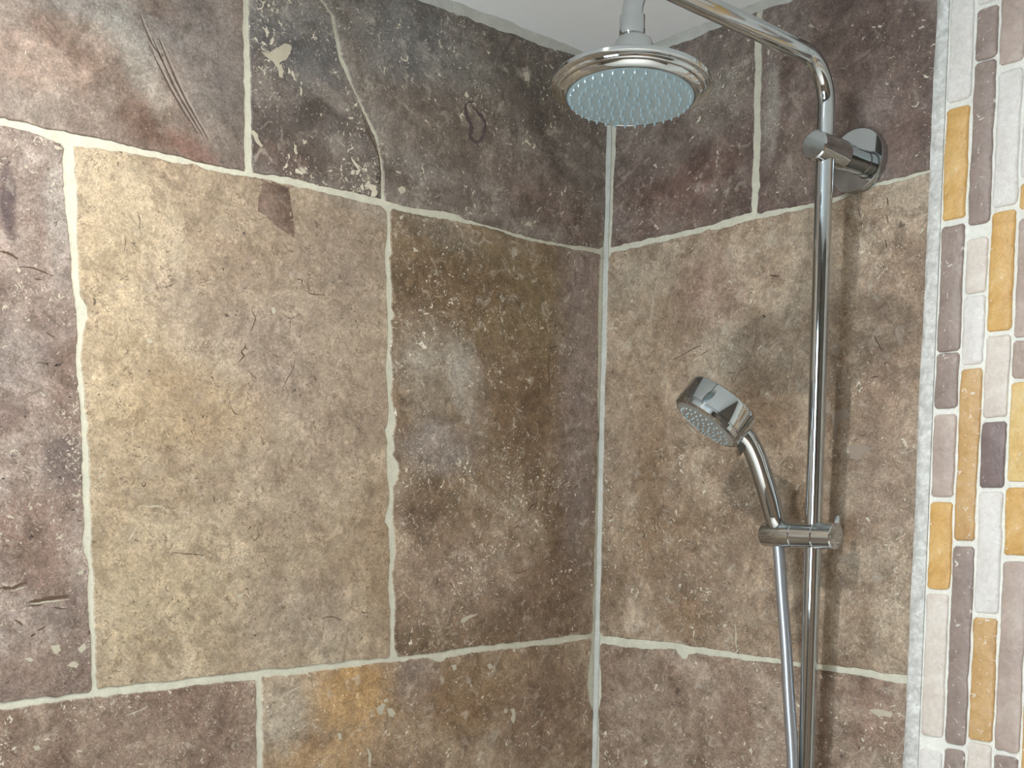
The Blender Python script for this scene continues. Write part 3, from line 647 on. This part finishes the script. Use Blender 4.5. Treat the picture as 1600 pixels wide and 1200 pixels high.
# ---------------------------------------------------------------- mosaic border
MX = -0.010
def PM(px, py):
    h = plane_hit(px, py, 0, MX); return (-h.y, h.z)
def colline(x0, sl):       # a joint between columns: photo x at the top and its slope
    a = PM(x0, 0); b = PM(x0+sl*1180, 1180)
    return lambda z: a[0]+(b[0]-a[0])*(z-a[1])/(b[1]-a[1])
J = [colline(1485, -0.0415), colline(1526, -0.044), colline(1564, -0.046), colline(1606, -0.046)]
pit = 0.031
for i in range(7):
    J.append((lambda z, i=i: J[3](z)+pit*(i+1)))
# backing wall in its own frame, same turn as the right wall
SB = 1.02
zs = [0, CEIL-0.001]
mv = []
for z in zs:
    s = J[0](z)-0.0005
    mv += [(s, -0.010+0.0005, z), (2.5, -0.010+0.0005, z), (2.5, 0.112, z), (s, 0.112, z)]
mos = mesh_obj('wall_entry', mv, [[0, 1, 2, 3], [4, 5, 6, 7], [0, 1, 5, 4], [1, 2, 6, 5], [2, 3, 7, 6], [3, 0, 4, 7]], M_GROUT_W, None, False)
mos.rotation_euler = (0, 0, -math.pi/2)
tag(mos, 'border wall of upright orange, taupe and cream mosaic stones in white grout', 'wall', kind='structure')
def stone_mat(name, cols, seed, white=0.5):
    t = NT(name); raw, P = t.coords(off=(seed*1.9, 0.3*seed, seed*0.77))
    n1 = t.noise(P, 28, 5, 0.65, 0.6); n2 = t.noise(P, 210, 4, 0.65)
    c = [s2l(q) for q in cols]
    col = t.ramp(n1, [(0.3, c[0]), (0.5, c[1]), (0.7, c[2])])
    col = t.mix(1.0, col, t.ramp(n2, [(0.3, (0.88,)*3+(1,)), (0.7, (1.06,)*3+(1,))]), 'MULTIPLY')
    nf = t.noise(P, 120, 3, 0.5, 1.5)
    col = t.mix(t.mrange(nf, 0.72-0.09*white, 0.75-0.09*white, 0, 0.7), col, s2l((238, 234, 226)))
    t.base(col); t.rough(0.32)
    t.bump(t.math('ADD', t.math('MULTIPLY', t.noise(P, 90, 5, 0.65), 1.0), t.math('MULTIPLY', n2, 0.3)), 0.55, 0.003)
    return t.m
SM = {
 'o': stone_mat('mosaic_orange', [(206, 160, 94), (220, 178, 112), (230, 196, 140)], 51, 0.35),
 'b': stone_mat('mosaic_amber_brown', [(190, 148, 98), (206, 168, 116), (216, 184, 140)], 52, 0.8),
 't': stone_mat('mosaic_taupe', [(138, 122, 114), (156, 140, 132), (172, 156, 148)], 53, 0.6),
 'p': stone_mat('mosaic_pink_taupe', [(176, 158, 148), (192, 174, 164), (204, 190, 180)], 54, 0.3),
 'c': stone_mat('mosaic_cream', [(216, 204, 194), (226, 216, 206), (232, 226, 218)], 55, 0.5),
 'w': stone_mat('mosaic_white', [(222, 216, 210), (230, 226, 222), (236, 234, 230)], 56, 0.5),
 'd': stone_mat('mosaic_mauve', [(118, 102, 100), (132, 116, 114), (146, 130, 126)], 57, 0.1),
 'y': stone_mat('mosaic_yellow', [(216, 178, 112), (228, 196, 134), (236, 212, 164)], 58, 0.5)}
COLS = [
 [(-60, 157, 'w'), (168, 343, 'o'), (352, 549, 't'), (552, 638, 't'), (648, 776, 'p'), (785, 920, 'o'), (928, 1150, 'c'), (1172, 1260, 'w')],
 [(-70, 4, 'w'), (12, 92, 't'), (96, 350, 't'), (372, 458, 'c'), (462, 569, 'w'), (576, 845, 'b'), (854, 1163, 't'), (1172, 1300, 't')],
 [(-80, 98, 'p'), (110, 322, 'w'), (330, 517, 'o'), (524, 652, 'c'), (659, 762, 'd'), (768, 958, 'w'), (966, 1158, 'b'), (1163, 1290, 'c')],
 [(-80, 140, 'w'), (150, 276, 'w'), (284, 325, 'o'), (340, 526, 'p'), (531, 590, 'p'), (597, 752, 'y'), (762, 868, 'o'), (878, 1175, 'p'), (1182, 1290, 't')]]
def mstone(ci, z0, z1, mat, seed):
    r = random.Random(seed)
    g = 0.0016
    zc = (z0+z1)/2; sc = (J[ci](zc)+J[ci+1](zc))/2
    def corner(z, side): return (J[ci](z)+g if side == 0 else J[ci+1](z)-g)-sc
    poly = []
    c = 0.0028
    for (z, dz) in ((z1, -1), (z0, 1)):
        pass
    poly = [(corner(z1, 0)+c, z1-zc), (corner(z1, 1)-c, z1-zc), (corner(z1, 1), z1-zc-c), (corner(z0, 1), z0-zc+c), (corner(z0, 1)-c, z0-zc), (corner(z0, 0)+c, z0-zc), (corner(z0, 0), z0-zc+c), (corner(z1, 0), z1-zc-c)]
    ol = rough_line(poly, 0.006, 0.00055, seed)
    n = len(ol)
    in1 = inset(ol, 0.0009); in2 = inset(ol, 0.0034)
    v = [(a.x, 0.004, a.y) for a in ol]+[(a.x, -0.0006, a.y) for a in ol]+[(a.x, -0.0019, a.y) for a in in1]+[(a.x, -0.0027+r.uniform(-0.0004, 0.0004), a.y) for a in in2]
    f = []
    for q in range(3):
        f += [[q*n+i, q*n+(i+1) % n, (q+1)*n+(i+1) % n, (q+1)*n+i] for i in range(n)]
    f.append([3*n+i for i in range(n)])
    return mesh_obj('mosaic_stone', v, f, mat, mos, True, (sc, -0.010, zc))
sd = 100
for ci, L in enumerate(COLS):
    xm = [1505, 1545, 1585, 1625][ci]
    lo = 9
    for (a, b, c) in L:
        zt = min(PM(xm-0.043*a, a)[1], CEIL-0.004); zb = PM(xm-0.043*b, b)[1]
        lo = min(lo, zb)
        if zt-zb > 0.006: mstone(ci, zb, zt, SM[c], sd); sd += 1
    if lo > 1.2:
        mstone(ci, 1.16, lo-0.004, SM[rng.choice('ptcwo')], sd); sd += 1
for ci in range(4, 9):
    z = CEIL-0.004-rng.uniform(0, 0.01)
    while z > 1.2:
        h = rng.choice((0.06, 0.09, 0.12, 0.16, 0.2))
        mstone(ci, z-h, z, SM[rng.choice('optcwbpcw')], sd); sd += 1
        z -= h+0.004
# glittering rounded end strip where the mosaic meets the brown slabs
tv = []; tf = []
r = random.Random(12); NT_ = 190; w1 = 0
prof = [(0.0, 0.0005), (0.0006, -0.006), (0.003, -0.0105), (0.008, -0.0125), (0.014, -0.0125), (0.019, -0.0115)]
for i in range(NT_+1):
    z = 0.002+(CEIL-0.016)*i/NT_
    a = lean(z); b = J[0](z)-0.0007
    w1 = 0.75*w1+r.uniform(-1, 1)*0.0005
    for k, (u, y) in enumerate(prof):
        s = a+(b-a)*u/0.019
        tv.append((s+(w1 if k < 4 else 0)*(0 if k == 0 else 1), y+r.uniform(-0.0005, 0.0005)*(k > 0), z))
    tv.append((b, 0.0005, z))
m = len(prof)+1
for i in range(NT_):
    for k in range(m):
        tf.append([i*m+k, i*m+(k+1) % m, (i+1)*m+(k+1) % m, (i+1)*m+k])
tf += [list(range(m)), [NT_*m+k for k in range(m)]]
t = NT('border_edge_stone'); raw, P = t.coords()
n1 = t.noise(P, 110, 6, 0.75, 0.2)
t.base(t.ramp(n1, [(0.3, s2l((178, 178, 174))), (0.5, s2l((212, 212, 208))), (0.64, s2l((238, 240, 238)))])); t.rough(0.28)
t.bump(n1, 0.6, 0.003)
tr = mesh_obj('trim_4', tv, tf, t.m, None, True)
tr.rotation_euler = (0, 0, -math.pi/2)
tag(tr, 'glittering pale grey edge strip between brown slabs and mosaic border', 'trim', kind='structure')

# ---------------------------------------------------------------- ceiling lamps
def downlight(x, y, power, color, label, size=0.05, spread=180):
    d = empty('ceiling_downlight', (x, y, CEIL))
    tag(d, label, 'lamp', 'recessed ceiling downlights')
    l = Vector((x, y, CEIL))
    MB().lathe([(0.030, 0.0), (0.044, 0.0), (0.044, 0.004), (0.040, 0.007), (0.031, 0.005), (0.030, 0.0)], (0, 0, 0), (0, 0, -1), 40).build('bezel', M_WHITE, d)
    mt = NT('lamp_lens'); mt.base((1, 1, 1, 1)); mt.b.inputs['Emission Color'].default_value = color+(1,); mt.b.inputs['Emission Strength'].default_value = 12
    MB().lathe([(0.0, 0.0015), (0.030, 0.0015), (0.030, 0.0005), (0.0, 0.0005)], (0, 0, 0), (0, 0, -1), 32).build('lens', mt.m, d)
    a = area('downlight_beam', (0, 0, -0.010), (0, 0, 0), size, size, power, color, 'DISK')
    a.data.spread = math.radians(spread)
    a.parent = d
    return d
downlight(-0.955, -0.49, LAMP_W, (1.0, 0.965, 0.91), 'round recessed downlight in the ceiling nearest the left stone wall', 0.034)
downlight(-1.75, -1.75, FILL_LAMP_W, (1.0, 0.97, 0.94), 'added unseen fill downlight in the ceiling nearest the door', 0.08, 95)  # added fill lamp: lights the floor so its bounce brightens the ceiling

# ---------------------------------------------------------------- chrome shower column
V = -0.4262
def rail_x(z): return -0.0788-(z-2.0462)*(0.0788-0.0502)/(2.0462-1.3204)
RP = 0.0106
col = empty('shower_column', (rail_x(0.95), V, 0.95))
tag(col, 'tall chrome shower rail with curved arm and round overhead rose', 'shower')
CL_ = Vector(col.location)
def part(mb, name, mat, parent=col, smooth=True):
    o = mb.build(name, mat, None, smooth)
    o.parent = parent
    off = Vector((0, 0, 0)); q = parent
    while q is not None: off += Vector(q.location); q = q.parent
    o.data.transform(Matrix.Translation(-off))
    return o
ZARM = 2.165
top = Vector((rail_x(ZARM), V, ZARM)); HX = -0.4362
low = Vector((rail_x(0.95), V, 0.95)); far = Vector((HX, V, ZARM)); drop = Vector((HX, V, 2.112))
path = [low]+[low+(top-low)*t for t in (0.25, 0.5, 0.75)]+fillet(low, top, far, 0.052)+[top+(far-top)*0.4, top+(far-top)*0.6]+fillet(top, far, drop, 0.040)+[drop]
part(MB().tube(path, RP, 32), 'riser_pipe', M_CHROME)
# wall bracket
ZBK = 2.0678
xb = rail_x(ZBK)
br = part(MB().lathe([(0, 0.104), (0.0150, 0.104), (0.0168, 0.1022), (0.0168, 0.044), (0.0160, 0.043), (0, 0.043)], (0, V, ZBK), (-1, 0, 0), 48), 'wall_bracket', M_CHROME)
part(MB().lathe([(0, 0.0435), (0.0152, 0.0435), (0.0152, 0.0275), (0.0142, 0.0265), (0.0142, 0.011), (0, 0.011)], (0, V, ZBK), (-1, 0, 0), 48), 'collar', M_CHROME, br)
part(MB().lathe([(0, 0.0005), (0.0380, 0.0005), (0.0380, 0.0095), (0.0368, 0.0113), (0, 0.0115)], (0, V, ZBK), (-1, 0, 0), 64), 'flange', M_CHROME, br)
# slider with hand shower holder
ZSL = 1.5995
xs = rail_x(ZSL)-0.001
sl = part(MB().lathe([(0, -0.0732), (0.0120, -0.0732), (0.0158, -0.0718), (0.0172, -0.0685), (0.0172, -0.0272), (0.0162, -0.0262), (0, -0.0262)], (xs, V, ZSL), (0, -1, 0), 48), 'slider_holder', M_CHROME)
part(MB().lathe([(0, -0.0262), (0.0164, -0.0262), (0.0174, -0.0252), (0.0174, 0.0052), (0.0164, 0.0062), (0, 0.0062)], (xs, V, ZSL), (0, -1, 0), 48), 'slider_clamp', M_CHROME)
kn = part(MB().lathe([(0, 0.0062), (0.0160, 0.0062), (0.0172, 0.0074), (0.0172, 0.0318), (0.0162, 0.0330), (0, 0.0332)], (xs, V, ZSL), (0, -1, 0), 48), 'slider_knob', M_CHROME)
part(MB().lathe([(0, 0), (0.0045, 0), (0.0042, 0.013), (0.0030, 0.0155), (0, 0.0162)], (xs+0.013, V-0.024, ZSL+0.010), (0.25, 0, 1), 20), 'knob_tab', M_CHROME, kn)
# overhead rose
hd = RGT.copy(); hd.z = 0; hd.normalize()
tc_ = Vector((-0.75, -0.66, 0)).normalized()
ax = (Vector((0, 0, -1))+tc_*0.085-hd*0.045).normalized()
HC = plane_hit(984.2, 154.3, 1, V)            # centre of the nozzle plate
rimc = HC-ax*0.0125
nut = Vector((HX, V, 2.112))
rose = part(MB().lathe([(0, -0.012), (0.024, -0.012), (0.045, -0.009), (0.068, -0.005), (0.0788, -0.0025), (0.0800, -0.001), (0.0800, 0.0020), (0.0788, 0.0032), (0.0765, 0.0036),
                        (0.0752, 0.0044), (0.0746, 0.0062), (0.0732, 0.0072), (0.0712, 0.0075), (0.0702, 0.0088), (0.0680, 0.0112), (0.0648, 0.0122), (0.0638, 0.0108), (0, 0.0108)], rimc, ax, 96), 'overhead_rose', M_CHROME)
plate = part(MB().lathe([(0, 0.0090), (0.0636, 0.0090), (0.0636, 0.0122), (0.055, 0.0136), (0.040, 0.0149), (0.020, 0.0156), (0, 0.0158)], rimc, ax, 80), 'nozzle_plate', M_PLATE, rose)
nz = MB()
e1 = (RGT-ax*RGT.dot(ax)).normalized(); e2 = ax.cross(e1)
for ring, cnt in enumerate((1, 6, 12, 18, 24, 30, 36)):
    rr = 0.0101*ring
    for k in range(cnt):
        a = 2*math.pi*k/cnt+0.13*ring
        q = rimc+(e1*math.cos(a)+e2*math.sin(a))*rr+ax*(0.0154-0.0034*(rr/0.06)**2)
        nz.lathe([(0.0014, -0.001), (0.0012, 0.0022), (0.0008, 0.0042), (0, 0.0044)], q, ax, 8)
tag(part(nz, 'spray_nozzles', M_NOZ, rose), kind='stuff')
# swivel joint
jd = (rimc-ax*0.012)
part(MB().lathe([(0, 0.0), (0.028, 0.0), (0.0250, 0.006), (0.0205, 0.018), (0.0196, 0.024), (0.0196, 0.031), (0.0180, 0.0345), (0.0130, 0.037), (0.0105, 0.038), (0.0105, 0.046), (0, 0.046)], rimc-ax*0.009, -ax, 40), 'swivel_cup', M_CHROME, rose)
nutp = MB()
hexp = []
b0 = rimc-ax*0.0475; nd = (drop-b0); nd = Vector((nd.x*0.6, nd.y*0.6, nd.z)).normalized()
nutp.lathe([(0, -0.001), (0.0112, -0.001), (0.0130, 0.0010), (0.0130, 0.0185), (0.0120, 0.0200), (0, 0.0200)], Vector((HX, V, 2.1045)), (0, 0, 1), 10)
part(nutp, 'swivel_nut', M_CHROME, rose)
# bar valve at the foot of the rail
vz = 0.93; vx = rail_x(0.95)
val = part(MB().lathe([(0, -0.13), (0.018, -0.13), (0.021, -0.127), (0.021, 0.127), (0.018, 0.13), (0, 0.13)], (vx, V, vz), (0, 1, 0), 40), 'bar_valve', M_CHROME)
for sg in (-1, 1):
    part(MB().lathe([(0, 0.131), (0.023, 0.131), (0.024, 0.135), (0.024, 0.168), (0.021, 0.172), (0, 0.172)], (vx, V, vz), (0, sg, 0), 32), 'valve_knob', M_CHROME, val)
    part(MB().lathe([(0, 0.0005), (0.032, 0.0005), (0.032, 0.008), (0.014, 0.012), (0.012, -vx-0.010), (0, -vx-0.010)], (0, V+sg*0.075, vz), (-1, 0, 0), 32), 'wall_union', M_CHROME, val)

# ---------------------------------------------------------------- hand shower
Hc = Vector((-0.150, -0.331, 1.7555))         # centre of the head body
_v = (EYE-Hc).normalized(); _rr = (-_v).cross(UPV).normalized(); _uu = _rr.cross(-_v)
NF = (0.24*_v+0.97*(-0.63*_rr-0.777*_uu)).normalized()   # the way the spray face looks
hs = empty('hand_shower', (xs, -0.3746, ZSL))
tag(hs, 'chrome hand shower with round head resting in the rail slider', 'hand shower')
hk = 1.08
hl = lambda L: [(r*1.03, h*hk) for r, h in L]
body = part(MB().lathe(hl([(0, -0.0190), (0.0445, -0.0190), (0.0475, -0.0174), (0.0485, -0.0148), (0.0485, 0.0085), (0.0474, 0.0093), (0.0474, 0.0105), (0.0484, 0.0113), (0.0478, 0.0160), (0.0445, 0.0182), (0.0432, 0.0162), (0, 0.0162)]), Hc, NF, 64), 'shower_head', M_CHROME, hs)
fp = part(MB().lathe(hl([(0, 0.0145), (0.0432, 0.0145), (0.0430, 0.0178), (0.035, 0.0200), (0.018, 0.0212), (0, 0.0216)]), Hc, NF, 56), 'nozzle_plate', M_HPLATE, body)
nz = MB(); f1 = NF.orthogonal().normalized(); f2 = NF.cross(f1)
for ring, cnt in ((0.009, 6), (0.018, 12), (0.027, 18), (0.036, 26)):
    for k in range(cnt):
        a = 2*math.pi*k/cnt+ring*9
        q = Hc+(f1*math.cos(a)+f2*math.sin(a))*ring+NF*(0.0210*hk-0.0016*(ring/0.03)**2)
        nz.lathe([(0.0014, -0.001), (0.0011, 0.0016), (0.0006, 0.0028), (0, 0.003)], q, NF, 8)
tag(part(nz, 'spray_nozzles', M_NOZ, body), kind='stuff')
def pxx(px, py, x): return plane_hit(px, py, 0, x)
hb = Vector((xs, -0.3746, ZSL))
hp = [pxx(1146, 668, -0.136), pxx(1166, 684, -0.120), pxx(1180, 710, -0.105), pxx(1192, 745, -0.090), pxx(1202, 777, -0.079), pxx(1210, 808, -0.0705), hb+Vector((0, 0, 0.008)), hb+Vector((0, 0, -0.010))]
hpts = cat_rom(hp, 8)
nh = len(hpts)
part(MB().tube(hpts, [0.0122+0.0012*math.sin(math.pi*min(1, i/(nh-1)*1.15)*0.85) for i in range(nh)], 28), 'handle', M_CHROME, hs)
mdir = (hp[1]-Hc); mdir = (mdir-NF*mdir.dot(NF)).normalized(); sd_ = NF.cross(mdir)
lv = []
lo_ = Hc+mdir*0.0475
for (u, w, h) in ((-0.003, -0.0085, 0.004), (0.0105, -0.0075, 0.012), (0.0125, -0.0075, 0.024), (0.004, -0.0085, 0.020)):
    for s_ in (1, -1):
        lv.append(lo_+mdir*u+sd_*w*s_+NF*h)
part(MB().add(lv, [[0, 2, 4, 6], [1, 3, 5, 7], [0, 1, 3, 2], [2, 3, 5, 4], [4, 5, 7, 6], [6, 7, 1, 0]]), 'spray_lever', M_CHROME, hs, False)

# ---------------------------------------------------------------- hose
hz = [hb+Vector((0, 0, -0.012)), pxx(1217, 862, xs), pxx(1222, 930, xs-0.001), pxx(1228, 1010, xs-0.002), pxx(1233, 1100, xs-0.003), pxx(1239, 1200, xs-0.004)]
end = hz[-1]
hz += [end+Vector((-0.004, -0.014, -0.13)), end+Vector((-0.012, -0.045, -0.36)), end+Vector((-0.02, -0.085, -0.46)), end+Vector((-0.01, -0.125, -0.42)), Vector((vx, V-0.10, vz-0.10)), Vector((vx, V-0.10, vz-0.021))]
ho = empty('shower_hose', hb)
tag(ho, 'smooth silver hose hanging from the hand shower beside the rail', 'hose')
part(MB().tube(cat_rom(hz, 10), 0.0077, 24), 'hose_tube', M_HOSE, ho)
part(MB().lathe([(0, 0), (0.0088, 0), (0.0092, 0.002), (0.0092, 0.006), (0.008, 0.008), (0, 0.008)], Vector((vx, V-0.10, vz-0.030)), (0, 0, 1), 20), 'hose_nut', M_CHROME, ho)
